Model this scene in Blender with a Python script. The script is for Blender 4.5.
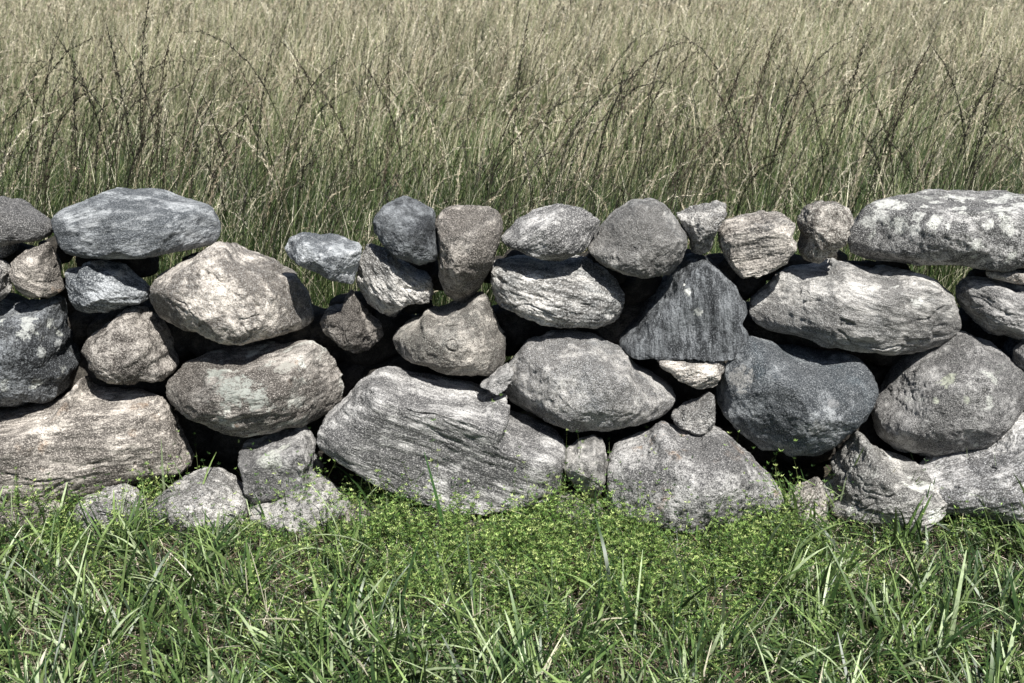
import bpy, math
import numpy as np
from math import radians, sin, cos, tan, atan2, pi

# ------------------------------------------------------------------ camera, sky, sun, exposure
scene = bpy.context.scene
for o in list(bpy.data.objects): bpy.data.objects.remove(o)
COL = scene.collection
W, H = 1024, 683
LENS, PITCH, CAM_D, CAM_H = 40.0, 20.0, 2.96, 1.63
F = LENS / 36.0 * W
cd = bpy.data.cameras.new('camera'); cam = bpy.data.objects.new('camera', cd); COL.objects.link(cam)
cam.location = (0, -CAM_D, CAM_H); cam.rotation_euler = (radians(90 - PITCH), 0, 0)
cd.lens = LENS; cd.sensor_width = 36; cd.clip_start = 0.05; cd.clip_end = 2000
cd.dof.use_dof = True; cd.dof.focus_distance = 3.15; cd.dof.aperture_fstop = 7.0
scene.camera = cam

SUN_EL, SUN_AZ = 60.0, 154.0            # azimuth clockwise from +Y: behind and right of the camera
world = bpy.data.worlds.new('World'); scene.world = world; world.use_nodes = True
wn = world.node_tree; bg = wn.nodes['Background']
sky = wn.nodes.new('ShaderNodeTexSky'); sky.sky_type = 'NISHITA'; sky.sun_disc = False
sky.sun_elevation = radians(SUN_EL); sky.sun_rotation = radians(SUN_AZ)
wn.links.new(sky.outputs[0], bg.inputs[0]); bg.inputs[1].default_value = 0.05
sd = bpy.data.lights.new('sun', 'SUN'); sun = bpy.data.objects.new('sun', sd); COL.objects.link(sun)
sd.energy = 5.0; sd.angle = radians(0.5); sd.color = (1.0, 0.975, 0.935)
a = radians(SUN_AZ); e = radians(SUN_EL)
from mathutils import Vector
sdir = Vector((sin(a) * cos(e), cos(a) * cos(e), sin(e)))
sun.rotation_euler = sdir.to_track_quat('Z', 'Y').to_euler(); sun.location = sdir * 20
scene.view_settings.view_transform = 'Standard'; scene.view_settings.look = 'None'
scene.view_settings.gamma = 1.0; scene.view_settings.exposure = 0.6
scene.render.resolution_x = W; scene.render.resolution_y = H

# ------------------------------------------------------------------ helpers
CP = np.array([0, -CAM_D, CAM_H]); cp_, sp_ = cos(radians(PITCH)), sin(radians(PITCH))
FWD = np.array([0, cp_, -sp_]); UP = np.array([0, sp_, cp_]); RT = np.array([1., 0, 0])
def ray(u, v):
    u = np.asarray(u, float); v = np.asarray(v, float)
    return FWD + ((u - 512) / F)[..., None] * RT - ((v - 341.5) / F)[..., None] * UP
def at_y(u, v, y):
    d = ray(u, v); t = (y - CP[1]) / d[..., 1]
    return CP + d * t[..., None]
def at_ground(u, v, z=0.0):
    d = ray(u, v); t = (z - CP[2]) / d[..., 2]
    return CP + d * t[..., None]

def tag(o, label=None, cat=None, group=None, kind=None):
    if label: o['label'] = label
    if cat: o['category'] = cat
    if group: o['group'] = group
    if kind: o['kind'] = kind
    return o
def mesh_obj(name, V, faces, mat, parent=None, col=None, smooth=True, link=True):
    """faces: int array (n,3) or (n,4)"""
    me = bpy.data.meshes.new(name)
    V = np.ascontiguousarray(V, dtype=np.float32); faces = np.ascontiguousarray(faces, dtype=np.int32)
    n, k = faces.shape
    me.vertices.add(len(V)); me.vertices.foreach_set('co', V.ravel())
    me.loops.add(n * k); me.loops.foreach_set('vertex_index', faces.ravel())
    me.polygons.add(n); me.polygons.foreach_set('loop_start', np.arange(0, n * k, k, dtype=np.int32))
    me.polygons.foreach_set('loop_total', np.full(n, k, dtype=np.int32))
    if smooth: me.polygons.foreach_set('use_smooth', np.ones(n, dtype=bool))
    if col is not None:
        at = me.color_attributes.new('tint', 'FLOAT_COLOR', 'POINT')
        c4 = np.ones((len(V), 4), dtype=np.float32); c4[:, :3] = col
        at.data.foreach_set('color', c4.ravel())
    me.update(); me.validate()
    me.materials.append(mat)
    o = bpy.data.objects.new(name, me); COL.objects.link(o)
    if parent: o.parent = parent
    return o

# vectorised gradient noise
def _hash(ix, iy, iz, s):
    h = (ix.astype(np.uint32) * np.uint32(374761393) + iy.astype(np.uint32) * np.uint32(668265263)
         + iz.astype(np.uint32) * np.uint32(2147483647) + np.uint32((s * 974711) & 0xffffffff))
    h = (h ^ (h >> np.uint32(13))) * np.uint32(1274126177)
    h = (h ^ (h >> np.uint32(16))) * np.uint32(2246822519)
    return h ^ (h >> np.uint32(15))
_G = np.array([[1,1,0],[-1,1,0],[1,-1,0],[-1,-1,0],[1,0,1],[-1,0,1],[1,0,-1],[-1,0,-1],[0,1,1],[0,-1,1],[0,1,-1],[0,-1,-1],
               [1,1,0],[-1,1,0],[0,-1,1],[0,-1,-1]], dtype=np.float32)
def noise(P, s=0):
    P = P.astype(np.float32); I = np.floor(P).astype(np.int64); f = P - I
    w = f * f * f * (f * (f * 6 - 15) + 10); r = 0
    for dx in (0, 1):
        wx = w[:, 0] if dx else 1 - w[:, 0]
        for dy in (0, 1):
            wy = w[:, 1] if dy else 1 - w[:, 1]
            for dz in (0, 1):
                wz = w[:, 2] if dz else 1 - w[:, 2]
                g = _G[_hash(I[:, 0] + dx, I[:, 1] + dy, I[:, 2] + dz, s) & np.uint32(15)]
                r = r + wx * wy * wz * (g[:, 0] * (f[:, 0] - dx) + g[:, 1] * (f[:, 1] - dy) + g[:, 2] * (f[:, 2] - dz))
    return r
def fbm(P, octv=4, s=0, gain=0.5):
    r = 0; a_ = 1.0
    for k in range(octv):
        r = r + a_ * noise(P * (2.03 ** k) + 17.3 * k, s + k); a_ *= gain
    return r
def smooth(x, a0, b0):
    t = np.clip((x - a0) / (b0 - a0), 0, 1); return t * t * (3 - 2 * t)

def icosphere(n):
    t = (1 + 5 ** .5) / 2
    V = np.array([[-1,t,0],[1,t,0],[-1,-t,0],[1,-t,0],[0,-1,t],[0,1,t],[0,-1,-t],[0,1,-t],[t,0,-1],[t,0,1],[-t,0,-1],[-t,0,1]], float)
    Fc = np.array([[0,11,5],[0,5,1],[0,1,7],[0,7,10],[0,10,11],[1,5,9],[5,11,4],[11,10,2],[10,7,6],[7,1,8],
                   [3,9,4],[3,4,2],[3,2,6],[3,6,8],[3,8,9],[4,9,5],[2,4,11],[6,2,10],[8,6,7],[9,8,1]])
    V /= np.linalg.norm(V, axis=1)[:, None]
    for _ in range(n):
        E = np.sort(np.vstack([Fc[:, [0, 1]], Fc[:, [1, 2]], Fc[:, [2, 0]]]), axis=1)
        key = E[:, 0] * (len(V) + 1) + E[:, 1]
        uq, first, inv = np.unique(key, return_index=True, return_inverse=True)
        m = V[E[first, 0]] + V[E[first, 1]]; m /= np.linalg.norm(m, axis=1)[:, None]
        inv = inv.ravel() + len(V); k = len(Fc); a_, b_, c_ = inv[:k], inv[k:2*k], inv[2*k:]
        V = np.vstack([V, m])
        Fc = np.vstack([np.c_[Fc[:, 0], a_, c_], np.c_[Fc[:, 1], b_, a_], np.c_[Fc[:, 2], c_, b_], np.c_[a_, b_, c_]])
    return V, Fc
ICO = {n: icosphere(n) for n in (4, 5, 6)}

# ------------------------------------------------------------------ materials
class NT:
    def __init__(s, name):
        s.m = bpy.data.materials.new(name); s.m.use_nodes = True; s.t = s.m.node_tree; s.t.nodes.clear()
        s.out = s.t.nodes.new('ShaderNodeOutputMaterial')
    def n(s, kind, **kw):
        x = s.t.nodes.new('ShaderNode' + kind)
        for k, v in kw.items(): setattr(x, k, v)
        return x
    def l(s, a, b): s.t.links.new(a, b)
    def noise(s, vec, scale, detail=3, rough=0.55, dist=0.0):
        x = s.n('TexNoise'); x.inputs['Scale'].default_value = scale; x.inputs['Detail'].default_value = detail
        x.inputs['Roughness'].default_value = rough; x.inputs['Distortion'].default_value = dist
        s.l(vec, x.inputs['Vector']); return x.outputs['Fac']
    def ramp(s, fac, a, b, lo=0.0, hi=1.0):
        x = s.n('MapRange'); x.inputs['From Min'].default_value = a; x.inputs['From Max'].default_value = b
        x.inputs['To Min'].default_value = lo; x.inputs['To Max'].default_value = hi; s.l(fac, x.inputs['Value']); return x.outputs[0]
    def mix(s, fac, a, b, mode='MIX'):
        x = s.n('Mix', data_type='RGBA', blend_type=mode)
        for sock, v in ((x.inputs[0], fac), (x.inputs[6], a), (x.inputs[7], b)):
            if isinstance(v, (int, float)): sock.default_value = v
            elif isinstance(v, tuple): sock.default_value = (*v, 1)
            else: s.l(v, sock)
        return x.outputs[2]
    def math(s, op, a, b=0.0):
        x = s.n('Math', operation=op)
        for sock, v in ((x.inputs[0], a), (x.inputs[1], b)):
            if isinstance(v, (int, float)): sock.default_value = v
            else: s.l(v, sock)
        return x.outputs[0]

# stone colour families: (light, mid, dark mineral)
PAL = {
 'grey':   ((.55,.535,.51), (.205,.20,.195), (.026,.026,.027)),
 'light':  ((.70,.67,.62), (.315,.30,.28), (.04,.039,.037)),
 'brown':  ((.64,.585,.515), (.25,.225,.20), (.036,.031,.026)),
 'blue':   ((.50,.515,.52), (.165,.18,.192), (.016,.021,.027)),
 'dark':   ((.30,.315,.325), (.062,.067,.073), (.009,.0105,.012)),
 'umber':  ((.46,.425,.38), (.145,.129,.114), (.020,.016,.013)),
}
def stone_mat(rng, fam, band=None, lichen=0.0, rust=0.0, blue=0.0, speck=1.0, spots=()):
    L, M, D = PAL[fam]; M = tuple(x * .8 for x in M); gs = rng.uniform(.65, 1.45); t = NT('stone_' + fam)
    tc = t.n('TexCoord'); mp = t.n('Mapping'); t.l(tc.outputs['Object'], mp.inputs[0])
    mp.inputs['Location'].default_value = tuple(rng.uniform(-20, 20, 3))
    iso = mp.outputs[0]
    mp2 = t.n('Mapping'); t.l(tc.outputs['Object'], mp2.inputs[0]); mp2.inputs['Location'].default_value = tuple(rng.uniform(-9, 9, 3))
    if band is not None:
        # rotate then squeeze along the grain direction (vector is scaled first, so rotate in an extra node)
        r1 = t.n('VectorRotate', rotation_type='Y_AXIS'); r1.inputs['Angle'].default_value = radians(band)
        t.l(tc.outputs['Object'], r1.inputs['Vector']); t.t.links.remove(mp2.inputs[0].links[0]); t.l(r1.outputs[0], mp2.inputs[0])
        mp2.inputs['Scale'].default_value = (0.16, 0.5, 1.0)
    gr = mp2.outputs[0]
    big = t.noise(iso, 9, 5, .6, .3); macro = t.noise(iso, 5.5, 6, .62, .5); med = t.noise(gr, 42, 5, .65, .4); fine = t.noise(gr if band is not None else iso, 150 * gs, 4, .7)
    grain = t.noise(iso, 300 * gs, 2, .7)
    c = t.mix(t.ramp(big, .36, .60), M, tuple(.5*m + .5*l for m, l in zip(M, L)))
    pat = t.noise(gr, 17 if band is None else 22, 7, .68, .35)
    c = t.mix(t.ramp(pat, .50, .40, 0, .75), c, tuple(.42*m + .3*d for m, d in zip(M, D)))
    c = t.mix(t.ramp(pat, .55, .64, 0, .6), c, L)
    c = t.mix(t.ramp(med, .50, .66), c, L)
    c = t.mix(t.ramp(med, .47, .36, 0, .72), c, D)
    if band is not None:
        m3 = t.n('Mapping'); t.l(r1.outputs[0], m3.inputs[0]); m3.inputs['Scale'].default_value = (.07, .4, 1.0)
        st_ = t.noise(m3.outputs[0], 75, 5, .7, .6)
        c = t.mix(t.ramp(st_, .49, .41, 0, .75), c, tuple(.5*m + .3*d for m, d in zip(M, D)))
        c = t.mix(t.ramp(st_, .53, .60, 0, .6), c, L)
    if blue > 0:
        c = t.mix(t.ramp(t.noise(iso, 6, 3), .44, .60, 0, blue), c, (.066, .083, .094))
    if rust > 0:
        c = t.mix(t.ramp(t.noise(iso, 13, 4, .6), .60, .70, 0, rust), c, (.33, .19, .09))
    if lichen > 0:
        lf = t.noise(iso, 13, 7, .6, .3); th = .64 - .09 * lichen
        c = t.mix(t.ramp(t.noise(iso, 10, 6, .65), .46, .54, 0, min(.8, .5 * lichen)), c, (.07, .07, .068))
        c = t.mix(t.ramp(lf, th, th + .035, 0, .9), c, (.62, .63, .57))
        lf2 = t.noise(gr, 24, 6, .7, .2)
        c = t.mix(t.ramp(lf2, th - .02, th + .03, 0, .7), c, (.045, .045, .04))
    c = t.mix(t.ramp(macro, .52, .44, 0, .85), c, tuple(.42*m + .35*d for m, d in zip(M, D)))
    c = t.mix(t.ramp(macro, .54, .66, 0, .45), c, L)
    # crystals: dark flecks and pale flecks
    c = t.mix(t.ramp(fine, .47, .39, 0, .55 * speck), c, D)
    c = t.mix(t.ramp(grain, .54, .62, 0, .45 * speck), c, tuple(min(.8, x * 1.25) for x in L))
    c = t.mix(t.ramp(grain, .46, .38, 0, .6 * speck), c, D)
    for (sx, sy, sz, sr, sc) in spots:
        ds = t.n('VectorMath', operation='DISTANCE'); ds.inputs[1].default_value = (sx, sy, sz); t.l(tc.outputs['Object'], ds.inputs[0])
        dn = t.math('ADD', ds.outputs['Value'], t.math('MULTIPLY', t.math('SUBTRACT', t.noise(iso, 38, 5, .7), .5), sr * 3.6))
        c = t.mix(t.math('MULTIPLY', t.ramp(dn, sr * 1.0, sr * .8, 0, .85), t.ramp(t.noise(iso, 95, 5, .7), .40, .52, .25, 1)), c, sc)
    b = t.n('BsdfPrincipled'); t.l(c, b.inputs['Base Color']); b.inputs['Roughness'].default_value = .82
    b.inputs['Specular IOR Level'].default_value = .28
    h = t.math('ADD', t.math('MULTIPLY', med, .9), t.math('ADD', t.math('MULTIPLY', fine, .55), t.math('MULTIPLY', grain, .25)))
    bp = t.n('Bump'); bp.inputs['Strength'].default_value = .9; bp.inputs['Distance'].default_value = .011
    t.l(h, bp.inputs['Height']); t.l(bp.outputs[0], b.inputs['Normal']); t.l(b.outputs[0], t.out.inputs[0])
    return t.m

def leaf_mat(name, trans=.3, rough=.5, spec=.4, var=.25):
    t = NT(name); at = t.n('Attribute', attribute_name='tint'); tc = t.n('TexCoord')
    nz = t.noise(tc.outputs['Object'], 60, 3)
    c = t.mix(1.0, at.outputs['Color'], t.mix(t.ramp(nz, .35, .65), (1 - var,) * 3, (1 + var,) * 3), 'MULTIPLY')
    b = t.n('BsdfPrincipled'); t.l(c, b.inputs['Base Color']); b.inputs['Roughness'].default_value = rough
    b.inputs['Specular IOR Level'].default_value = spec
    tr = t.n('BsdfTranslucent'); t.l(c, tr.inputs[0]); mx = t.n('MixShader'); mx.inputs[0].default_value = trans
    t.l(b.outputs[0], mx.inputs[1]); t.l(tr.outputs[0], mx.inputs[2]); t.l(mx.outputs[0], t.out.inputs[0])
    return t.m
M_LAWN = leaf_mat('green_blade', .16, .42, .5)
M_HERB = leaf_mat('herb_leaf', .18, .5, .35)
M_DRY = leaf_mat('dry_straw', .15, .8, .2)
M_MEADOW = leaf_mat('meadow_blade', .12, .55, .3)
M_SEED = leaf_mat('seed_husk', .1, .8, .15)

def ground_mat():
    t = NT('soil_and_thatch'); tc = t.n('TexCoord'); v = tc.outputs['Object']
    c = t.mix(t.ramp(t.noise(v, 3, 4), .4, .6), (.022, .018, .012), (.04, .032, .02))
    c = t.mix(t.ramp(t.noise(v, 90, 4, .7), .5, .64), c, (.12, .095, .062))
    c = t.mix(t.ramp(t.noise(v, 35, 3), .54, .66, 0, .7), c, (.05, .075, .02))
    b = t.n('BsdfPrincipled'); t.l(c, b.inputs['Base Color']); b.inputs['Roughness'].default_value = .95
    bp = t.n('Bump'); bp.inputs['Strength'].default_value = .8; bp.inputs['Distance'].default_value = .02
    t.l(t.noise(v, 80, 4, .7), bp.inputs['Height']); t.l(bp.outputs[0], b.inputs['Normal']); t.l(b.outputs[0], t.out.inputs[0])
    return t.m

# ------------------------------------------------------------------ ground sheet
def build_ground():
    xs = np.concatenate([-np.geomspace(400, 4, 30), np.linspace(-3.9, 3.9, 80), np.geomspace(4, 400, 30)])
    ys = np.concatenate([-np.geomspace(400, 4, 25), np.linspace(-3.9, 4, 80), np.geomspace(4.2, 600, 40)])
    X, Y = np.meshgrid(xs, ys); P = np.c_[X.ravel(), Y.ravel(), np.zeros(X.size)]
    near = np.exp(-(P[:, 0] ** 2 + P[:, 1] ** 2) / 200)
    P[:, 2] = .018 * fbm(P * 2.2, 3, 5) * near
    nx, ny = len(xs), len(ys); i = np.arange(nx * ny).reshape(ny, nx)
    Fq = np.c_[i[:-1, :-1].ravel(), i[:-1, 1:].ravel(), i[1:, 1:].ravel(), i[1:, :-1].ravel()]
    tag(mesh_obj('ground', P, Fq, ground_mat()), kind='structure')
build_ground()

# ------------------------------------------------------------------ the stones of the wall
# each: outline in photo pixels, colour family, options, label, name
S = []
def st(pts, fam, label, name='fieldstone', **k): S.append((np.array(pts, float), fam, label, name, k))
st([(-50,235),(-45,215),(-30,202),(0,198),(16,200),(29,205),(40,212),(50,219),(53,229),(50,236),(40,240),(20,243),(0,246),(-30,246)], 'grey',
   'rounded grey stone cut by the left edge on the top course', dy=-.01)
st([(53.5,215.5),(63,209),(87,200),(105,192),(119,190.5),(148,191),(169,198),(192,199),(211,206),(219,222),(219,233),(215,243),(195,249),(169,252),(137,255),(111,259),(84,258),(68,254),(59,244),(54,231)], 'blue',
   'long bluish grey capstone, largest on the left of the top course', 'capstone', dy=-.05, band=8, n=3.2, speck=.8, pal=(.42,.45,.47))
st([(12,262),(26,250),(39,246),(50,241),(53,251),(57,262),(62,280),(64,289),(53,296),(34,298),(24,295),(13,283),(10,272)], 'brown',
   'small brownish stone with a rusty spot, under the two left capstones', rust=.9, band=-30)
st([(-25,262),(-10,257),(0,259),(8,264),(11,272),(9,293),(0,301),(-15,303),(-28,290)], 'light',
   'pale stone mostly cut off by the left edge, above the dark lichened block')
st([(65,271),(79,267),(91,261),(105,262),(124,264),(132,272),(147,283),(151,291),(147,300),(132,305),(105,312),(87,313),(76,309),(69,298)], 'blue',
   'small blue grey streaked stone tucked under the long bluish capstone', band=-25)
st([(150,296),(155,279),(170,269),(185,261),(200,254),(216,243),(229,243),(247,250),(279,262),(297,276),(310,298),(313,321),(300,329),(275,336),(255,340),(232,336),(205,333),(179,328),(158,314)], 'brown',
   'large pale tan boulder with sloping shoulders, right of the long bluish capstone', 'boulder', dy=-.06, n=3.0, speck=.6, crack=1, bright=1.2)
st([(83,346),(92,335),(111,322),(126,309),(140,306),(155,314),(169,330),(175,349),(178,365),(169,376),(145,382),(118,381),(97,373),(87,363)], 'umber',
   'round brown grey stone between the dark lichened block and the lichen-mottled boulder', bright=1.25)
st([(-30,300),(0,302),(21,300),(40,300),(53,297),(64,295),(69,322),(76,338),(77,360),(75,371),(66,389),(53,398),(26,404),(0,406),(-30,402),(-45,380),(-45,330)], 'dark',
   'dark blue grey block with pale lichen at the left edge', 'boulder', n=3.6, lichen=.7, dy=-.02, bright=1.0, spots=[(26,322,11,(.5,.51,.48)),(26,334,8,(.5,.51,.48)),(44,352,7,(.42,.43,.41)),(60,345,6,(.4,.41,.4))])
st([(-75,450),(-50,418),(0,414),(34,409),(63,398),(72,386),(76,376),(83,385),(92,391),(118,390),(143,390),(163,398),(174,415),(184,436),(193,463),(191,469),(169,476),(150,481),(113,489),(87,494),(53,491),(0,492),(-60,488)], 'brown',
   'very large layered brown boulder at the bottom left of the wall', 'boulder', n=3.8, band=4, strata=.9, crack=1, rust=.4, dy=-.05)
st([(74,508),(80,501),(97,492),(116,488),(136,493),(147,503),(149,520),(148,532),(110,545),(75,532)], 'light',
   'small whitish base stone in the grass under the layered brown boulder', vb=525, dy=.02)
st([(-20,530),(-15,504),(10,496),(35,495),(60,498),(70,509),(72,530),(30,540)], 'brown',
   'low tan base stone half hidden by grass in the bottom left corner of the wall', vb=525)
st([(144,512),(158,496),(176,483),(194,473),(222,475),(240,482),(250,498),(252,525),(200,535),(146,530)], 'light',
   'pale grey base stone left of the squared block, grass in front of it', vb=525)
st([(239,452),(253,443),(279,435),(305,429),(311,432),(316,447),(320,465),(319,480),(300,489),(266,500),(250,502),(243,486)], 'grey',
   'squared grey brown block with a pale lichen patch, low beside the long banded boulder', n=4.2, flat=1, dy=-.05, speck=.6, spots=[(268,455,15,(.55,.56,.50)),(284,445,8,(.52,.53,.47))])
st([(250,506),(270,496),(300,486),(323,476),(338,487),(351,504),(353,528),(300,535),(252,528)], 'light',
   'pale base stone directly under the squared grey brown block', vb=525, dy=.0)
st([(167,391),(169,382),(182,367),(198,356),(222,352),(245,351),(279,345),(311,340),(324,349),(334,360),(341,378),(342,397),(332,410),(311,422),(279,430),(253,433),(224,432),(208,425),(190,418),(173,406)], 'umber',
   'large brown boulder mottled with grey green lichen', 'boulder', lichen=.8, rust=.8, spots=[(232,385,20,(.33,.345,.31)),(255,400,14,(.33,.345,.31)),(215,372,12,(.34,.36,.32)),(285,365,10,(.36,.35,.31))], n=3.0, band=12, strata=.8, dy=-.06, bright=1.2)
st([(285,250),(290,238),(303,232),(326,236),(347,239),(362,246),(359,262),(353,284),(345,283),(332,278),(311,268),(292,260)], 'blue',
   'smooth blue and white wedge stone jutting out beside the grassy gap', dy=-.06, n=3.2, speck=.6, bright=1.3, strata=.05)
st([(369,243),(385,248),(410,262),(431,277),(433,292),(429,302),(412,304),(403,307),(395,317),(384,314),(369,304),(357,283),(358,262)], 'light',
   'rough folded pale stone right under the dark blue round stone', strata=1.6, band=-50, dy=.03, crack=1)
st([(374,230),(374,219),(384,206),(395,200),(405,196),(416,200),(434,210),(436,225),(440,246),(437,259),(421,265),(400,259),(392,253),(381,242)], 'dark',
   'dark blue round stone on the top course, left of the tall upright stone', dy=-.05, bright=1.05, speck=.7, strata=.05, n=2.5)
st([(435,223),(442,211),(453,206),(476,206),(492,208),(500,215),(503,227),(498,246),(491,267),(479,289),(470,300),(458,302),(445,293),(439,277),(439,264),(437,241)], 'brown',
   'tall upright brownish stone, the narrowest at its foot, on the top course', dy=-.03, n=2.9, blue=.3)
st([(501,237),(518,219),(537,209),(558,204),(582,208),(600,221),(595,233),(584,251),(561,261),(545,260),(526,254),(505,245)], 'grey',
   'almond shaped banded grey stone on the top course right of the tall upright stone', band=38, dy=-.06, n=2.4, bright=1.15)
st([(587,248),(590,240),(600,227),(613,212),(632,200),(653,199),(666,206),(674,217),(686,230),(687,243),(682,259),(670,274),(655,276),(639,277),(616,271),(600,263)], 'light',
   'smooth rounded pale grey stone on the top course above the dark pointed slab', dy=-.05, n=2.8, blue=.45, speck=.6, strata=.05)
st([(676,214),(692,206),(718,201),(726,204),(726,214),(717,227),(711,250),(700,255),(691,251),(688,235)], 'light',
   'smallest pitted pale stone of the top course, standing on the dark pointed slab', dy=0, crack=1, strata=1)
st([(718,230),(724,221),(742,215),(769,211),(782,214),(794,223),(793,233),(795,248),(788,262),(771,272),(750,278),(737,274),(726,259),(720,246)], 'brown',
   'brown grey flat faced stone on the top course between two small stones', dy=-.03, flat=1, n=3.2, blue=.35, band=10)
st([(797,219),(805,206),(818,201),(836,202),(849,209),(854,221),(849,233),(838,251),(830,258),(817,263),(804,259),(798,250),(800,235)], 'umber',
   'small round pitted brown stone beside the long white lichened capstone', dy=-.03, crack=1, strata=1, bright=1.5)
st([(848,240),(853,225),(865,206),(888,197),(915,193),(946,190.5),(988,194),(1024,194),(1060,200),(1080,220),(1075,255),(1040,270),(1024,269),(1004,268),(962,263),(930,264),(904,263),(878,261),(854,256)], 'grey',
   'longest capstone, white and black with lichen blotches, at the right edge', 'capstone', lichen=.9, dy=-.06, n=3.0, bright=1.2, spots=[(960,196,16),(1000,198,16),(1045,200,20),(885,203,12),(917,214,8),(899,226,6),(913,229,6),(959,206,9),(936,201,8),(937,218,7),(978,243,6),(1005,208,14),(880,212,10),(868,222,8),(1030,205,14),(925,205,5),(948,226,4),(898,205,8),(990,222,6),(1012,228,7)])
st([(752,318),(750,300),(763,288),(775,276),(787,268),(805,264),(836,258),(846,263),(883,268),(909,271),(930,277),(951,293),(957,312),(961,324),(954,336),(936,347),(909,354),(883,355),(857,348),(825,343),(790,335),(763,328)], 'light',
   'large pale grey boulder below the small round pitted stone', 'boulder', spots=[(893,285,6),(920,303,7)], dy=-.05, n=2.8, band=-15, strata=.7, crack=1, blue=.3)
st([(687,253),(705,256),(718,267),(732,283),(743,301),(746,327),(743,346),(737,353),(705,353),(666,355),(647,359),(621,349),(620,338),(634,314),(653,296),(666,280),(676,264)], 'dark',
   'dark charcoal pointed slab with two small white spots and faint vertical streaks', 'slab', flat=1.6, n=4.5, band=97, dy=-.05, bright=.8, speck=.9, spots=[(686,290,4.5),(696,313,5.5),(683,283,2)])
st([(492,262),(505,258),(525,255),(560,258),(585,257),(600,266),(616,280),(624,296),(621,312),(612,323),(595,328),(569,323),(532,319),(513,312),(496,301),(492,283)], 'light',
   'rough pale boulder with folded ridges, under the almond shaped banded stone', 'boulder', strata=1.3, band=-12, crack=1, n=2.8, blue=.4)
st([(393,338),(402,326),(426,311),(445,307),(462,301),(479,291),(487,296),(495,317),(505,338),(504,362),(497,371),(482,376),(453,373),(416,363),(400,355)], 'brown',
   'pale brown stone with a peaked right corner, under the tall upright stone', n=2.9, blue=.3, crack=1, dy=-.02, bright=1.1)
st([(320,322),(328,308),(342,304),(351,288),(363,306),(382,326),(383,336),(369,349),(358,353),(340,343),(324,333)], 'umber',
   'small dark jagged stone under the smooth blue and white wedge', strata=1.2, crack=1, dy=.04)
st([(318,432),(327,418),(342,402),(358,386),(370,376),(382,367),(390,372),(420,376),(440,380),(482,388),(500,397),(524,419),(555,431),(565,442),(562,463),(563,481),(552,498),(535,506),(516,506),(480,504),(440,501),(400,494),(384,488),(358,474),(335,460),(322,448)], 'grey',
   'biggest boulder, long and slanting with fine diagonal grey banding', 'boulder', band=-20, strata=.65, n=3.4, flat=.8, dy=-.10, crack=1, bright=1.1)
st([(395,500),(420,496),(450,500),(490,505),(500,515),(490,530),(430,535),(398,520)], 'umber',
   'flat dark stone in the shadow beneath the biggest slanting boulder', 'slab', dy=.0)
st([(479,385),(490,375),(508,363),(514,372),(508,386),(497,395)], 'grey',
   'tiny wedge stone pinched between the biggest boulder and the speckled oval boulder', 'chinking_stone', flat=1, dy=0, blue=.4)
st([(502,386),(506,370),(514,359),(526,343),(547,333),(568,330),(595,335),(620,348),(634,362),(660,377),(676,393),(668,411),(653,420),(621,427),(600,429),(563,425),(537,415),(513,403)], 'light',
   'coarse speckled oval boulder in the middle of the wall', 'boulder', dy=-.07, n=3.0, speck=1.2, blue=.5, bright=1.1)
st([(566,450),(579,439),(595,435),(604,442),(608,465),(607,486),(598,499),(582,493),(568,477),(561,463)], 'light',
   'small smooth egg shaped stone standing on end at the foot of the wall', dy=-.05, n=2.4, speck=.7, strata=.05)
st([(612,450),(626,439),(647,430),(664,421),(679,430),(708,433),(716,426),(737,444),(758,463),(774,481),(782,497),(783,512),(760,522),(700,526),(625,524),(607,508),(607,471)], 'grey',
   'broad grey boulder with an orange stain right of the egg shaped stone at its foot', 'boulder', rust=.8, dy=-.03, n=2.9, crack=.7, bright=1.1)
st([(671,416),(679,407),(697,403),(712,392),(715,399),(715,423),(708,435),(692,433),(676,425)], 'light',
   'small triangular pale stone resting on the orange stained grey boulder', 'chinking_stone', dy=-.02, flat=1)
st([(657,361),(662,356),(680,357),(705,357),(722,358),(727,367),(716,386),(700,389),(679,379),(662,368)], 'brown',
   'flat pale pinkish stone wedged under the dark pointed slab', 'chinking_stone', dy=-.01, band=10, strata=1, bright=1.2)
st([(717,388),(726,367),(738,345),(746,335),(769,341),(795,349),(830,352),(850,355),(862,362),(875,381),(877,395),(871,411),(857,427),(832,448),(814,456),(790,454),(758,446),(737,429),(719,406)], 'blue',
   'large smooth deep blue boulder with pale rim, right of centre', 'boulder', spots=[(738,378,14,(.36,.35,.33)),(820,430,9,(.33,.33,.32)),(835,405,6,(.3,.3,.3))], dy=-.08, n=2.7, blue=1.0, speck=.8, bright=.9, strata=.05)
st([(872,412),(877,396),(896,373),(909,361),(936,345),(954,333),(972,335),(994,346),(1010,360),(1025,374),(1031,390),(1022,413),(1004,430),(962,447),(922,455),(896,449),(878,434)], 'grey',
   'large round speckled grey boulder with a pale round lichen spot, near the right edge', 'boulder', dy=-.07, n=2.6, speck=1.2, lichen=.3, bright=1.1, spots=[(948,377,9,(.55,.57,.45)),(968,401,4,(.5,.52,.42)),(936,400,4,(.5,.52,.42))])
st([(956,290),(960,281),(970,276),(1000,279),(1024,281),(1050,285),(1060,310),(1045,340),(1024,338),(988,333),(972,318),(957,302)], 'grey',
   'rough grey stone cut by the right edge, under the longest lichened capstone', strata=1, band=-15, dy=-.02, crack=1)
st([(1013,350),(1024,341),(1040,345),(1045,370),(1020,373),(1014,362)], 'grey',
   'little stone at the right edge above the round speckled boulder', 'chinking_stone')
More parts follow.
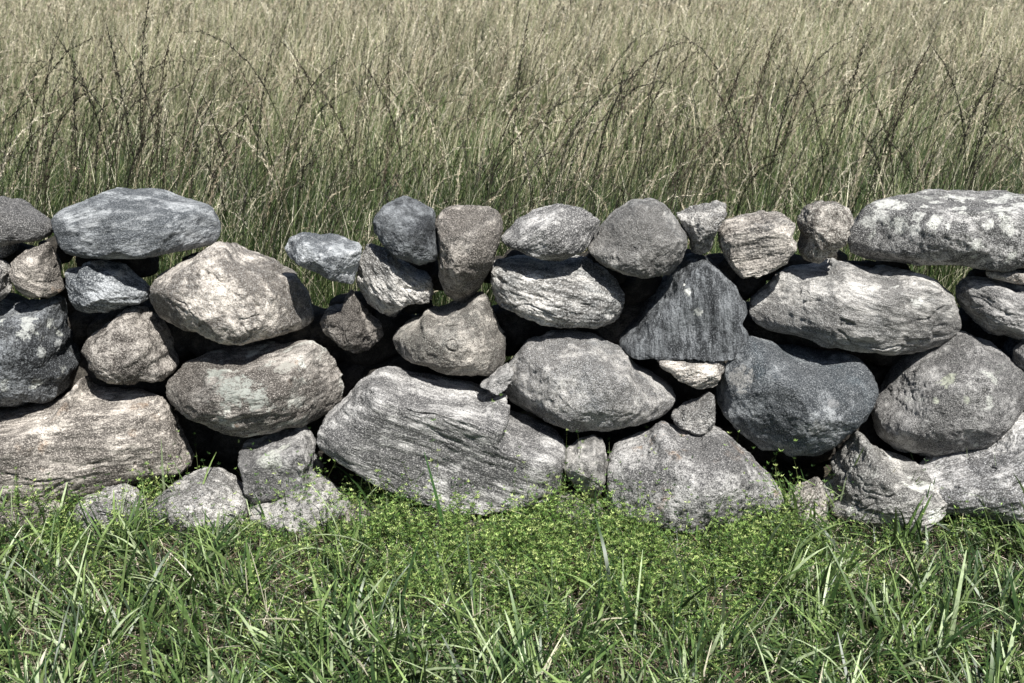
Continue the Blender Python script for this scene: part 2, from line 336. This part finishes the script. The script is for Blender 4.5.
st([(826,478),(838,455),(857,428),(870,441),(885,455),(905,466),(925,468),(945,482),(952,502),(930,522),(880,524),(840,520),(824,500)], 'light',
   'rough pale peaked stone with black lichen, low beside the small upright tan stone', 'boulder', band=12, strata=1.2, crack=1, dy=.035, bright=.95, lichen=1.0)
st([(903,484),(918,466),(950,457),(980,446),(1005,434),(1026,419),(1060,411),(1090,440),(1085,490),(1040,516),(1024,519),(980,519),(940,514),(912,503)], 'grey',
   'long grey layered boulder at the bottom right, under the round speckled boulder', 'boulder', band=14, strata=1.2, crack=1, dy=-.01, bright=1.25, lichen=.5)
st([(786,498),(795,489),(806,482),(820,477),(825,492),(827,515),(826,538),(788,538),(785,515)], 'brown',
   'small upright tan base stone under the deep blue boulder', vb=525, dy=.0, bright=1.1)
st([(545,512),(558,495),(571,491),(585,499),(600,503),(606,518),(600,535),(548,535)], 'brown',
   'small tan base stone beneath the egg shaped stone', vb=525, dy=.01, bright=1.2)
st([(340,515),(350,504),(366,499),(384,507),(388,520),(380,535),(345,535)], 'brown',
   'small tan base stone in the grass under the left end of the biggest boulder', vb=525, dy=.02)
st([(985,271),(995,267),(1010,268),(1030,271),(1045,276),(1040,284),(1010,282),(988,278)], 'brown',
   'thin reddish tan sliver stone lying on the rough grey stone at the right edge', 'chinking_stone', dy=.0, rust=1, bright=1.2)

NB = 144
TH = np.linspace(-pi, pi, NB, endpoint=False)
def radial(poly):
    """farthest crossing of rays from the centroid with the polygon"""
    x, z = poly[:, 0], poly[:, 1]; x2, z2 = np.roll(x, -1), np.roll(z, -1)
    cr = x * z2 - x2 * z; A = cr.sum() / 2
    cx, cz = ((x + x2) * cr).sum() / (6 * A), ((z + z2) * cr).sum() / (6 * A)
    x, z, x2, z2 = x - cx, z - cz, x2 - cx, z2 - cz; R = np.zeros(NB)
    for i, th in enumerate(TH):
        dx, dz = cos(th), sin(th); ex, ez = x2 - x, z2 - z
        den = dx * ez - dz * ex; den = np.where(abs(den) < 1e-12, 1e-12, den)
        t = (x * ez - z * ex) / den; s = (x * dz - z * dx) / den
        ok = (s >= -1e-9) & (s <= 1 + 1e-9) & (t > 0); R[i] = t[ok].max() if ok.any() else .01
    return (cx, cz), R
def rlook(R, th):
    f = (th + pi) / (2 * pi) * NB; i = np.floor(f).astype(int); w = f - i
    return R[i % NB] * (1 - w) + R[(i + 1) % NB] * w

def soften(R, sig):
    k = np.arange(-int(3 * sig) - 1, int(3 * sig) + 2); w = np.exp(-.5 * (k / sig) ** 2); w /= w.sum()
    return sum(wi * np.roll(R, ki) for ki, wi in zip(k, w))
def stone_shape(D, T, G_, depth, rng_seed, n, flat, strata, band, crack, full=True):
    """D: unit directions -> points (x, y depth, z) around the stone's centre"""
    rg = np.random.default_rng(rng_seed)
    P = D.copy()
    # chipped facets
    for k in range(3 if flat else 9):
        aa = rg.uniform(0, 2 * pi); el = rg.uniform(.35, 1.05); sg = -1 if k < 7 else 1
        nv = np.array([cos(aa) * cos(el), sg * sin(el), sin(aa) * cos(el)])
        hh = rg.uniform(.78, .93); q = P @ nv - hh
        P = P - np.where(q > 0, q * .75, 0)[:, None] * nv
    if flat:
        nv = np.array([rg.uniform(-.12, .12), -1, rg.uniform(.0, .22)]); nv /= np.linalg.norm(nv)
        q = P @ nv - (.66 if flat < 1.5 else .5); P = P - np.where(q > 0, q * .93, 0)[:, None] * nv
    r = np.hypot(P[:, 0], P[:, 2]) + 1e-9; ay = abs(P[:, 1])
    rad = np.sqrt(r ** 2 + ay ** 2); g = rad / (r ** n + ay ** n) ** (1 / n)
    g = 1 + (g - 1) * 1.0
    P = P * g[:, None]; r = np.hypot(P[:, 0], P[:, 2])
    th = np.arctan2(P[:, 2], P[:, 0]); R = T
    wr = np.clip(r, 0, 1.05) ** (1.3 if flat else 3.2); RR = rlook(soften(T, 14), th) * (1 - wr) + rlook(T, th) * wr
    RR = RR * (1 + (rlook(G_, th) - 1) * np.clip(r, 0, 1) ** 2.5)
    Q = np.c_[np.cos(th) * r * RR, P[:, 1] * depth, np.sin(th) * r * RR]
    RN = rlook(soften(T, 5), th) * r; N0 = np.c_[np.cos(th) * RN, P[:, 1] * depth, np.sin(th) * RN]
    off = rg.uniform(-50, 50, 3)
    size = R.mean()
    lump = fbm(N0 / size * 1.1 + off, 3, rng_seed) * size * .055
    # finer relief, stretched along the grain when layered
    if band is not None:
        b = radians(band); G = np.c_[N0[:, 0] * cos(b) + N0[:, 2] * sin(b), N0[:, 1], -N0[:, 0] * sin(b) + N0[:, 2] * cos(b)] * np.array([.3, .7, 1.])
    else: G = N0 * .8
    rel = fbm(G * 34 + off, 4, rng_seed + 3, .55)
    ridge = -abs(fbm(G * 26 + off * 2, 4, rng_seed + 9, .55))
    d = lump + rel * .0032 * (1 + .6 * strata) + ridge * .0055 * (.4 + 1.2 * strata)
    if full: d = d + fbm(N0 * 150 + off, 3, rng_seed + 20, .6) * .0016
    if crack:
        c1 = fbm(G * 6 + off * 1.7, 3, rng_seed + 31); msk = smooth(noise(N0 * 9 + off, rng_seed + 7), -.05, .15)
        d = d - crack * .009 * np.exp(-(c1 / .022) ** 2) * msk
    nn = Q / np.array([size, depth, size]) ; nn /= np.linalg.norm(nn, axis=1)[:, None] + 1e-9
    return Q + nn * d[:, None]

def build_stone(idx, pts, fam, label, name, o):
    rng = np.random.default_rng(1000 + idx); seed = 100 + idx * 7
    cu, cv = pts.mean(0); zc = at_y(cu, cv, 0.1)[2]
    face = -.055 + .34 * max(0, zc) + o.get('dy', 0) + .03
    wpx, hpx = np.ptp(pts[:, 0]), np.ptp(pts[:, 1]); m = 3.1 / F
    dep = float(np.clip(.62 * math.sqrt(wpx * hpx) * m, .045, .19))
    if name == 'capstone': dep = .19
    yc = face + dep * .95
    vb = min(pts[:, 1].max(), o.get('vb', 519)); yc = min(yc, at_ground(512, vb)[1] + .03)
    Wp = at_y(pts[:, 0], pts[:, 1], yc); (cx, cz), T = radial(Wp[:, [0, 2]])
    T = (np.roll(T, 1) + 2 * T + np.roll(T, -1)) / 4 * 1.02
    C = np.array([cx, yc, cz]); R = np.ones(NB); D4 = ICO[5][0]
    args = (dep, seed, o.get('n', 2.6) if o.get('flat') else min(2.55, o.get('n', 2.4)), o.get('flat', 0), o.get('strata', .35), o.get('band'), o.get('crack', 0))
    for it in range(7):
        Q = stone_shape(D4, T, R, *args, full=False) + C
        dd = Q - CP; t = (yc - CP[1]) / dd[:, 1]; X = CP[0] + dd[:, 0] * t - cx; Z = CP[2] + dd[:, 2] * t - cz
        th = np.arctan2(Z, X); rr = np.hypot(X, Z); b = np.floor((th + pi) / (2 * pi) * NB + .5).astype(int) % NB
        A = np.zeros(NB); np.maximum.at(A, b, rr); A = np.where(A == 0, T, A)
        ratio = soften(T / A, 3 if it < 4 else 1.8); R = np.clip(R * ratio ** .9, .75, 1.35)

    big = max(wpx, hpx); sub = 6 if big > 62 else 5
    Dv, Fc = ICO[sub]
    V = stone_shape(Dv, T, R, *args)
    spots = []
    for (su, sv, sr, *sc) in o.get('spots', ()):
        q = at_y(su, sv, yc - dep * .8) - C; dq = ray(su, sv)
        tq = (V + C - CP); dn = dq / np.linalg.norm(dq); tt_ = tq @ dn; off = np.linalg.norm(tq - tt_[:, None] * dn, axis=1)
        kk = np.where(off < .006)[0]
        if len(kk): q = V[kk[np.argmin(tt_[kk])]]
        spots.append((*[float(x) for x in q], sr * m, sc[0] if sc else (.70, .70, .65)))
    mt = stone_mat(rng, fam, o.get('band'), o.get('lichen', 0), o.get('rust', 0), o.get('blue', 0), o.get('speck', 1), spots)
    ob = mesh_obj(name, V, Fc, mt); ob.location = C
    tag(ob, label, 'stone')
    br = o.get('bright', 1)
    return ob, C, V

STONES = []
for i, (p, fam, lab, nm, o) in enumerate(S):
    PALs = PAL[fam]; br = o.get('bright', 1.0)
    PAL[fam] = tuple(tuple(min(.8, c * br) for c in x) for x in PALs)
    STONES.append(build_stone(i, p, fam, lab, nm, o)); PAL[fam] = PALs

# inner and rear-face stones, glimpsed only as dark shapes in the gaps
rng = np.random.default_rng(77)
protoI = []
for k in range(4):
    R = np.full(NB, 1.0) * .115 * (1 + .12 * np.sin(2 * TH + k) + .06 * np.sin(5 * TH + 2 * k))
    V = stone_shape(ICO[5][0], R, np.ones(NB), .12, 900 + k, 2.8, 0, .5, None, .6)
    PAL['gap_shade'] = ((.10,.09,.075), (.05,.044,.036), (.012,.011,.01))  # stone colours darkened to paint the deep shade of the gaps
    protoI.append((V, stone_mat(rng, 'gap_shade')))
first = {}
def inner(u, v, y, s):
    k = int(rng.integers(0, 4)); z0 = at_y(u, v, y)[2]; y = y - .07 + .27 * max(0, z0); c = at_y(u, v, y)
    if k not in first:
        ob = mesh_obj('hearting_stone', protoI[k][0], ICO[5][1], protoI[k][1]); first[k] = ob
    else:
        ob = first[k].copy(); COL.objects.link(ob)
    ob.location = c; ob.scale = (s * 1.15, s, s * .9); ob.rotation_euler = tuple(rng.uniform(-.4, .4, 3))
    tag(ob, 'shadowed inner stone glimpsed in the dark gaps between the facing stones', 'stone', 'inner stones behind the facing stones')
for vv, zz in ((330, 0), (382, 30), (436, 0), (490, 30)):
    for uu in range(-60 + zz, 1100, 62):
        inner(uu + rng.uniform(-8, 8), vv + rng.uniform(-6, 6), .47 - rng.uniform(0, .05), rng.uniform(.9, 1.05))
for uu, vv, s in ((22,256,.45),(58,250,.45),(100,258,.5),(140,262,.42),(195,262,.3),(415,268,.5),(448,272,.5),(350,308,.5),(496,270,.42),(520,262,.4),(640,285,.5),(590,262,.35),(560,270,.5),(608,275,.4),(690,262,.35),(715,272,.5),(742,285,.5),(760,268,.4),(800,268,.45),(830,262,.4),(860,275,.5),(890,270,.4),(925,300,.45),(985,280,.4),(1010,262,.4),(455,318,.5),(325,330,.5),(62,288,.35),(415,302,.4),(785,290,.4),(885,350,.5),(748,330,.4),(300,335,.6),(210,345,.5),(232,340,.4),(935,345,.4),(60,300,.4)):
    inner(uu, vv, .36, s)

# the wall runs on past both edges of the frame
def run_on(sel, shift):
    for i in sel:
        ob = STONES[i][0]; c = ob.copy(); COL.objects.link(c); c.location.x += shift
        tag(c, 'grey fieldstone of the same wall continuing past the edge of the frame', 'stone', 'wall stones beyond the frame')
xs = np.array([s[1][0] for s in STONES])
span = 3.2
run_on([i for i in range(len(S)) if xs[i] > .3], -span); run_on([i for i in range(len(S)) if xs[i] < -.3], span)

# ------------------------------------------------------------------ ribbons of grass
def ribbons(B, h, w, az, a0, a1, pw=1.5, seg=5, face=None, prof=.55, rgen=None):
    """B (N,3) bases; h length; w width; az bend azimuth; a0 start tilt; a1 extra bend (radians).
    returns V (N,seg+1,2,3), faces, centre (N,seg+1,3), t"""
    N = len(B); t = np.linspace(0, 1, seg + 1)
    ang = a0[:, None] + a1[:, None] * t[None] ** pw
    dirh = np.c_[np.cos(az), np.sin(az), np.zeros(N)]
    step = (h / seg)[:, None]; am = (ang[:, 1:] + ang[:, :-1]) / 2
    ch = np.concatenate([np.zeros((N, 1)), np.cumsum(np.sin(am) * step, 1)], 1)
    cz = np.concatenate([np.zeros((N, 1)), np.cumsum(np.cos(am) * step, 1)], 1)
    C = B[:, None, :] + dirh[:, None, :] * ch[..., None]; C[..., 2] += cz
    if face is None: face = az + pi / 2
    side = np.c_[np.cos(face), np.sin(face), np.zeros(N)]
    wp = w[:, None] * np.clip((1 - t[None] ** 2.2), .03, 1) ** prof * np.where(t[None] < .12, .65, 1)
    V = np.stack([C - side[:, None] * wp[..., None] / 2, C + side[:, None] * wp[..., None] / 2], 2)
    i = np.arange(N)[:, None] * (seg + 1) * 2 + np.arange(seg)[None] * 2
    Fq = np.stack([i, i + 1, i + 3, i + 2], -1).reshape(-1, 4)
    return V.reshape(-1, 3), Fq, C, t
def tint(N, seg, cb, ct, t, p=1.0):
    tt = (t ** p)[None, :, None]; c = cb[:, None] * (1 - tt) + ct[:, None] * tt
    return np.repeat(c[:, :, None, :], 2, 2).reshape(-1, 3)
class Bag:
    def __init__(s): s.V, s.F, s.C, s.n = [], [], [], 0
    def add(s, V, Fq, C): s.V.append(V); s.F.append(Fq + s.n); s.C.append(C); s.n += len(V)
    def build(s, name, mat, parent=None, smooth=True): return mesh_obj(name, np.vstack(s.V), np.vstack(s.F), mat, parent, np.clip(np.vstack(s.C), 0, 1), smooth)
def pick(rg, N, cols, wts):
    c = np.array(cols)[rg.choice(len(cols), N, p=np.array(wts) / sum(wts))]
    return c * rg.uniform(.75, 1.25, (N, 1))

def diamonds(P, axis, L, Wd, rg):
    """little leaf/spikelet: 4-vertex diamond starting at P along axis"""
    N = len(P); axis = axis / (np.linalg.norm(axis, axis=1)[:, None] + 1e-9)
    rnd = rg.normal(size=(N, 3)); sd_ = np.cross(axis, rnd); sd_ /= np.linalg.norm(sd_, axis=1)[:, None] + 1e-9
    V = np.stack([P, P + axis * (L * .5)[:, None] + sd_ * (Wd / 2)[:, None], P + axis * L[:, None], P + axis * (L * .5)[:, None] - sd_ * (Wd / 2)[:, None]], 1)
    return V.reshape(-1, 3), np.arange(N * 4).reshape(N, 4)

# ---- the lawn strip in front of the wall
rg = np.random.default_rng(5)
def lawn_points(N, x0=-2.3, x1=2.3, y0=-1.7, y1=.05): return np.c_[rg.uniform(x0, x1, N), rg.uniform(y0, y1, N), np.full(N, -.005)]
def proj(P):
    d = P - CP; zf = d @ FWD; return 512 + F * (d @ RT) / zf, 341.5 - F * (d @ UP) / zf
def herbness(P):
    u, v = proj(P)
    g = 1.15 * np.exp(-((u - 560) / 210) ** 2 - ((v - 560) / 66) ** 2) + .55 * np.exp(-((u - 60) / 130) ** 2 - ((v - 525) / 30) ** 2) + .6 * np.exp(-((u - 330) / 80) ** 2 - ((v - 520) / 30) ** 2) + .4 * np.exp(-((u - 760) / 70) ** 2 - ((v - 560) / 40) ** 2)
    return np.clip(g + .45 * noise(P * 6 + 3, 4) + .14, 0, 1)

# dry thatch lying on the soil
N = 26000; B = lawn_points(N); B[:, 2] = rg.uniform(0, .022, N)
V, Fq, C, t = ribbons(B, rg.uniform(.03, .13, N), rg.uniform(.0012, .0032, N), rg.uniform(0, 2*pi, N), rg.uniform(1.2, 1.6, N), rg.uniform(-.2, .3, N), 1, 3)
cb = pick(rg, N, [(.42,.36,.28), (.62,.55,.45), (.18,.135,.09), (.08,.06,.04)], [2.4, 2, 3, 3.5])
b = Bag(); b.add(V, Fq, tint(N, 3, cb, cb * .9, t)); tag(b.build('dry_thatch', M_DRY), 'dry straw coloured thatch matted on the soil under the lawn grass', 'thatch', kind='stuff')

# fine short grass
b = Bag(); N = 56000; B = lawn_points(N)
keep = rg.uniform(size=N) > herbness(B) * .55; B = B[keep]; N = len(B)
V, Fq, C, t = ribbons(B, rg.uniform(.03, .10, N), rg.uniform(.0014, .0034, N), rg.uniform(0, 2*pi, N), rg.uniform(.0, .7, N), rg.uniform(.1, 1.3, N), 1.3, 4)
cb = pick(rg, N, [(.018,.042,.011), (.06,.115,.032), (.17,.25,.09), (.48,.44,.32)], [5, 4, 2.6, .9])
b.add(V, Fq, tint(N, 4, cb * .5, cb * 1.35, t))  # shade low in the turf put into the colour: bases darkened
# long broad blades in clumps
u0 = rg.uniform(-120, 1150, 420); v0 = 528 + 240 * rg.uniform(0, 1, 420) ** .85
cl = at_ground(u0, v0); hb = herbness(cl); cl = cl[rg.uniform(size=420) > hb * .85]; clz = rg.uniform(0, 2*pi, len(cl))
k = rg.integers(0, len(cl), 7600); N = len(k)
B = cl[k] + np.c_[rg.normal(0, .022, N), rg.normal(0, .022, N), np.full(N, -.005)]
# a fringe of upright tufts right at the foot of the stones
fu = np.concatenate([rg.uniform(-100, 350, 26), rg.uniform(350, 760, 10), rg.uniform(760, 1130, 44)]); fcl = at_ground(fu, rg.uniform(514, 545, len(fu)))
kf = rg.integers(0, len(fcl), 900); Bf = fcl[kf] + np.c_[rg.normal(0, .03, 900), rg.normal(0, .02, 900), np.full(900, -.005)]
cl = np.vstack([cl, fcl]); clz = np.concatenate([clz, rg.uniform(0, 2*pi, len(fcl))]); k = np.concatenate([k, kf + len(cl) - len(fcl)]); B = np.vstack([B, Bf]); N = len(B)
az = clz[k] + rg.normal(0, .9, N)
fc = az + pi/2 + rg.normal(0, .7, N)
hh = rg.gamma(6, .0225, N).clip(.05, .30); hh = np.where(B[:, 1] > -.12, hh * .9, hh)
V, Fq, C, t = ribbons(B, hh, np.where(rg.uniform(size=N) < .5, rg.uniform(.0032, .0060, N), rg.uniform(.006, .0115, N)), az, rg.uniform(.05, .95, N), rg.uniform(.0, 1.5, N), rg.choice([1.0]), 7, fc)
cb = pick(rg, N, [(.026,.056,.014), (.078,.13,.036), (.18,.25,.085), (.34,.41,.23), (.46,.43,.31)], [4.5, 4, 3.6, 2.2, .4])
b.add(V, Fq, tint(N, 7, cb * .6, cb * 1.3, t))  # darkened bases paint in the shade between the blades
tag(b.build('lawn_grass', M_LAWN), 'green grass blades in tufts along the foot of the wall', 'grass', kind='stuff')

# bedstraw: creeping stems with whorls of tiny leaves
N = 78000; B = lawn_points(N, y0=-1.2, y1=.12); B = B[rg.uniform(size=N) < herbness(B) ** 1.2 * .8 * (.75 + 1.2 * noise(B * 14, 8)).clip(.1, 1)]; N = len(B)
hts = rg.gamma(6, .0115, N).clip(.03, .17) * (.6 + .6 * herbness(B)) * (1 + 1.5 * noise(B * 7, 3)).clip(.4, 2.1) * np.where((B[:, 1] > -.16) & (rg.uniform(size=len(B)) < .3), 1.6, 1); B[:, 2] = 0
V, Fq, C, t = ribbons(B, hts, np.full(N, .0011), rg.uniform(0, 2*pi, N), rg.uniform(.0, .6, N), rg.uniform(0, .8, N), 1.2, 6)
b = Bag(); cs = pick(rg, N, [(.09,.12,.03)], [1]); b.add(V, Fq, tint(N, 6, cs, cs, t))
for lv in range(1, 7):
    m = 6; base = np.repeat(C[:, lv], m, 0); nn = len(base)
    aa = np.tile(np.arange(m) * 2*pi/m, N) + np.repeat(rg.uniform(0, 6, N), m)
    el = rg.uniform(.1, .9, nn) + (.3 if lv == 6 else 0)
    ax = np.c_[np.cos(aa) * np.cos(el), np.sin(aa) * np.cos(el), np.sin(el)]
    L = rg.uniform(.007, .016, nn) * (1 - .05 * lv); V, Fq = diamonds(base, ax, L, L * rg.uniform(.22, .32, nn), rg)
    cc = np.repeat(pick(rg, N, [(.11,.20,.045), (.23,.34,.09), (.44,.53,.19), (.03,.065,.017)], [4, 4, 2.2, 3]), m, 0) * (.75 + .07 * lv)
    b.add(V, Fq, np.repeat(cc, 4, 0))
tag(b.build('bedstraw', M_HERB, smooth=False), 'yellow green bedstraw with tiny whorled leaves creeping at the foot of the wall', 'ground cover', kind='stuff')

# ---- the meadow behind the wall
b = Bag(); sb = Bag()
def meadow(y0, y1, dens, wid, hmin, hmax, seg, stalk_frac, colsb, colst, wts, margin=1.0, lean=0.0):
    area_w = lambda y: (y + CAM_D) * .47 + margin * 1.7
    N = int(dens * (y1 - y0) * (area_w(y0) + area_w(y1)))
    y = rg.uniform(0, 1, N); w0, w1 = area_w(y0), area_w(y1)
    y = y0 + (y1 - y0) * (np.sqrt(w0 ** 2 + y * (w1 ** 2 - w0 ** 2)) - w0) / (w1 - w0)
    x = rg.uniform(-1, 1, N) * area_w(y); B = np.c_[x, y, np.zeros(N)]
    h = rg.uniform(hmin, hmax, N) * (1 + .25 * noise(B * .8, 12) + .2 * noise(B * 3, 13))
    ki = rg.choice(len(wts), N, p=np.array(wts) / sum(wts)); j = rg.uniform(.6, 1.35, (N, 1)) * (1 + .5 * noise(B * np.array([1.1, .45, 1]), 61) + .35 * noise(B * 3.5, 62))[:, None]
    az = rg.normal(.2, 1.4, N)
    V, Fq, C, t = ribbons(B, h, wid * rg.uniform(.6, 1.4, N), az, rg.uniform(0, .18 + lean, N), rg.uniform(.1, 1.3 + lean, N), 2.6, seg, rg.uniform(-.7, .7, N))
    b.add(V, Fq, tint(N, seg, np.array(colsb)[ki] * j, np.array(colst)[ki] * j, t, 1.9))  # dark base colours also paint the shade down between the stems
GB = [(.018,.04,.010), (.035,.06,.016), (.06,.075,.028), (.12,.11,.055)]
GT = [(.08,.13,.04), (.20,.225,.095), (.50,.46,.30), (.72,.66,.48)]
# fine undergrowth close to the wall
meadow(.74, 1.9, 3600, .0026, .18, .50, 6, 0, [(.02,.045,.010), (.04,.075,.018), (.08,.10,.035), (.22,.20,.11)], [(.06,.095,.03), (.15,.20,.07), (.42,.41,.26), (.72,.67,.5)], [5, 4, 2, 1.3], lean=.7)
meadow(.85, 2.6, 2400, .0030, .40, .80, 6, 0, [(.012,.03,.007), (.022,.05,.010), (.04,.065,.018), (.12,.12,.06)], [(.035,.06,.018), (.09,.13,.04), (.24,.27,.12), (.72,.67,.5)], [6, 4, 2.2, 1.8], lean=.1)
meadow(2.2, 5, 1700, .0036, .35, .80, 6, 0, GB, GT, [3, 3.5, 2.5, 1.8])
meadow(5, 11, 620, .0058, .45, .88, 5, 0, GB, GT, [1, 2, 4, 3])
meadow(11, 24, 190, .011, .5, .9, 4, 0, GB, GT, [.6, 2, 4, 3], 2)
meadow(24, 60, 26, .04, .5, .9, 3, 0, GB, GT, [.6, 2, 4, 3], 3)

def stalks(B, h, az, a0, a1, colstem, colseed, wst, L, Wd, M, frac=.28, bag=None, sbag=None, spread=.25, seg=9, thick=.9):
    N = len(B)
    V, Fq, C, t = ribbons(B, h, wst, az, a0, a1, 4.5, seg, rg.uniform(-.6, .6, N), .25)
    bag.add(V, Fq, tint(N, seg, colstem * .8, colseed, t, 3))
    s = rg.uniform(1 - frac, 1.0, (N, M)); f = s * seg; i0 = np.clip(np.floor(f).astype(int), 0, seg - 1); w = (f - i0)[..., None]
    ar = np.arange(N)[:, None]; P = C[ar, i0] * (1 - w) + C[ar, i0 + 1] * w; T = C[ar, i0 + 1] - C[ar, i0]
    T /= np.linalg.norm(T, axis=2)[..., None] + 1e-9
    env = np.sin(np.clip((s - (1 - frac)) / frac, 0, 1) * pi * .85 + .25).clip(.2, 1)
    ax = T + rg.normal(0, spread, (N, M, 3)); P = P + rg.normal(0, 1, (N, M, 3)) * (env * Wd * thick)[..., None]
    V, Fq = diamonds(P.reshape(-1, 3), ax.reshape(-1, 3), (L * env * rg.uniform(.7, 1.3, (N, M))).ravel(), (Wd * rg.uniform(.7, 1.3, (N, M))).ravel(), rg)
    cc = np.repeat(colseed, M, 0) * rg.uniform(.6, 1.5, (N * M, 1)); sbag.add(V, Fq, np.repeat(cc, 4, 0))
def scatter(y0, y1, N, margin=.6):
    y = rg.uniform(y0, y1, N); x = rg.uniform(-1, 1, N) * ((y + CAM_D) * .47 + margin); return np.c_[x, y, np.zeros(N)]
PALE = [(.50,.44,.32), (.62,.56,.43), (.34,.28,.20)]; DARK = [(.018,.015,.013), (.035,.026,.02), (.08,.06,.045)]
def field(y0, y1, N, hr, dark, ws, L, Wd, M, frac=.25, spread=.3, bend=(.1, 1.3)):
    B = scatter(y0, y1, N); k = rg.uniform(size=N) < dark
    cs = np.where(k[:, None], pick(rg, N, DARK, [3, 2, 1]), pick(rg, N, PALE, [3, 2, 2]))
    stem = np.where(k[:, None], pick(rg, N, [(.025,.03,.014), (.05,.07,.025)], [3, 2]), pick(rg, N, [(.10,.14,.04), (.30,.28,.15)], [3, 2]))
    h = rg.uniform(*hr, N) * (1 + .2 * noise(B * 1.1, 40)); az = np.where(rg.uniform(size=N) < .65, rg.normal(.1, .7, N), rg.uniform(0, 2*pi, N))
    stalks(B, h, az, rg.uniform(0, .12, N), rg.uniform(*bend, N), stem, cs, np.full(N, ws), L, Wd, M, frac, b, sb, spread)
field(.78, 2.4, 1700, (.50, 1.02), .62, .0024, .014, .0021, 74, .30, .3, (.2, 1.9))
field(2.4, 5, 1900, (.65, 1.08), .35, .0030, .021, .0028, 46, .25, .25, (.3, 2.2))
field(5, 10, 3400, (.65, 1.05), .16, .0045, .022, .006, 14)
field(10, 20, 6000, (.65, 1.0), .10, .008, .05, .012, 8)
field(20, 45, 7000, (.65, 1.0), .08, .015, .11, .025, 5)
tag(b.build('meadow_grass', M_MEADOW), 'tall hay meadow grass, green below and straw coloured above, behind the wall', 'grass', kind='stuff')
tag(sb.build('meadow_seed_heads', M_SEED, smooth=False), 'mass of pale and dark seed heads over the meadow behind the wall', 'seed heads', kind='stuff')

# ---- the tallest seed stalks: things of their own
def lone_stalk(tipu, tipv, y, bend_az, bend, M, dark=True, label=None, group=None, frac=.36, Wd=.0030, L=.017, thick=1.7, spread=.34):
    tip = at_y(tipu, tipv, y); h = tip[2] * 1.03 + .03 * bend
    # find horizontal travel of the tip, then put the root below it
    tt = np.linspace(0, 1, 60); ang = .04 + bend * tt ** 4.5; trav = (np.sin(ang).mean()) * h; vert = np.cos(ang).mean() * h
    h *= tip[2] / vert; trav = np.sin(ang).mean() * h
    B = np.array([[tip[0] - cos(bend_az) * trav, tip[1] - sin(bend_az) * trav, 0]])
    bg1, bg2 = Bag(), Bag(); cs = (pick(rg, 1, DARK, [4, 2, .5]) if dark else pick(rg, 1, PALE, [2, 3, 1]))
    Bl = B - B; stalks(Bl, np.array([h]), np.array([bend_az]), np.array([.04]), np.array([bend]), np.array([[.05, .06, .025]]), cs, np.array([.0034]), L, Wd, M, frac, bg1, bg2, spread, 14, thick)
    e = bpy.data.objects.new('grass_stalk', None); COL.objects.link(e); e.location = tuple(B[0])
    bg1.build('stem', M_MEADOW, e); bg2.build('seed_head', M_SEED, e, smooth=False)
    tag(e, label, 'grass stalk', group)
named = [
 (150, -6, .95, .3, .25, 110, 'tallest dark seed stalk, leaving the top of the frame above the long bluish capstone'),
 (106, 24, .9, 2.9, .12, 120, 'thick dark upright seed stalk just left of the tallest stalk'),
 (172, 34, 1.0, .1, .35, 110, 'dark seed stalk leaning right just right of the tallest stalk'),
 (53, 31, .95, 3.3, .5, 100, 'dark seed stalk with its tip leaning left near the left edge of the meadow'),
 (74, 62, .9, .2, .1, 100, 'dark straight seed stalk above the gap between the two left capstones'),
 (782, 22, 1.2, .0, .35, 90, 'thin dark seed stalk leaning right above the small round pitted stone'),
 (873, 24, 1.3, .1, .3, 100, 'dark seed stalk leaning right above the left end of the longest capstone'),
 (930, 46, 1.1, .1, .45, 120, 'darkest seed stalk of the leaning bunch above the longest capstone'),
 (1003, 52, 1.2, .0, .15, 90, 'straight dark seed stalk close to the right edge of the meadow'),
 (530, 12, 1.5, .2, .2, 90, 'dark upright seed stalk above the almond shaped banded stone'),
]
for u, v, y, ba, bd, M, lab in named: lone_stalk(u, v, y, ba, bd, int(M * 2.6), True, lab)
for k in range(120):
    u = rg.choice([rg.uniform(5, 260), rg.uniform(560, 1020), rg.uniform(5, 1020)]); v = rg.uniform(25, 150); y = rg.uniform(.85, 1.9)
    dk = rg.uniform() < .8
    lone_stalk(u, v, y, rg.choice([0., .2, 3.1, .4]), rg.uniform(.2, 1.1) if k % 3 else rg.uniform(1.1, 1.9), 170, dk, 'slender seed stalk standing clear of the meadow grass behind the wall', 'seed stalks standing clear behind the wall', Wd=.0026, L=.016, thick=1.0, spread=.28)

# single blade in front of the biggest boulder
bb = Bag(); p0 = at_ground(448, 548)
V, Fq, C, t = ribbons(np.zeros((1, 3)), np.array([.30]), np.array([.0095]), np.array([pi * .97]), np.array([.16]), np.array([.08]), 1, 8, np.array([.2]))
bb.add(V, Fq, tint(1, 8, np.array([[.05,.11,.03]]), np.array([[.07,.15,.05]]), t))
o = bb.build('grass_shoot', M_LAWN); o.location = tuple(p0)
tag(o, 'single broad green blade standing up in front of the biggest slanting boulder', 'grass blade')
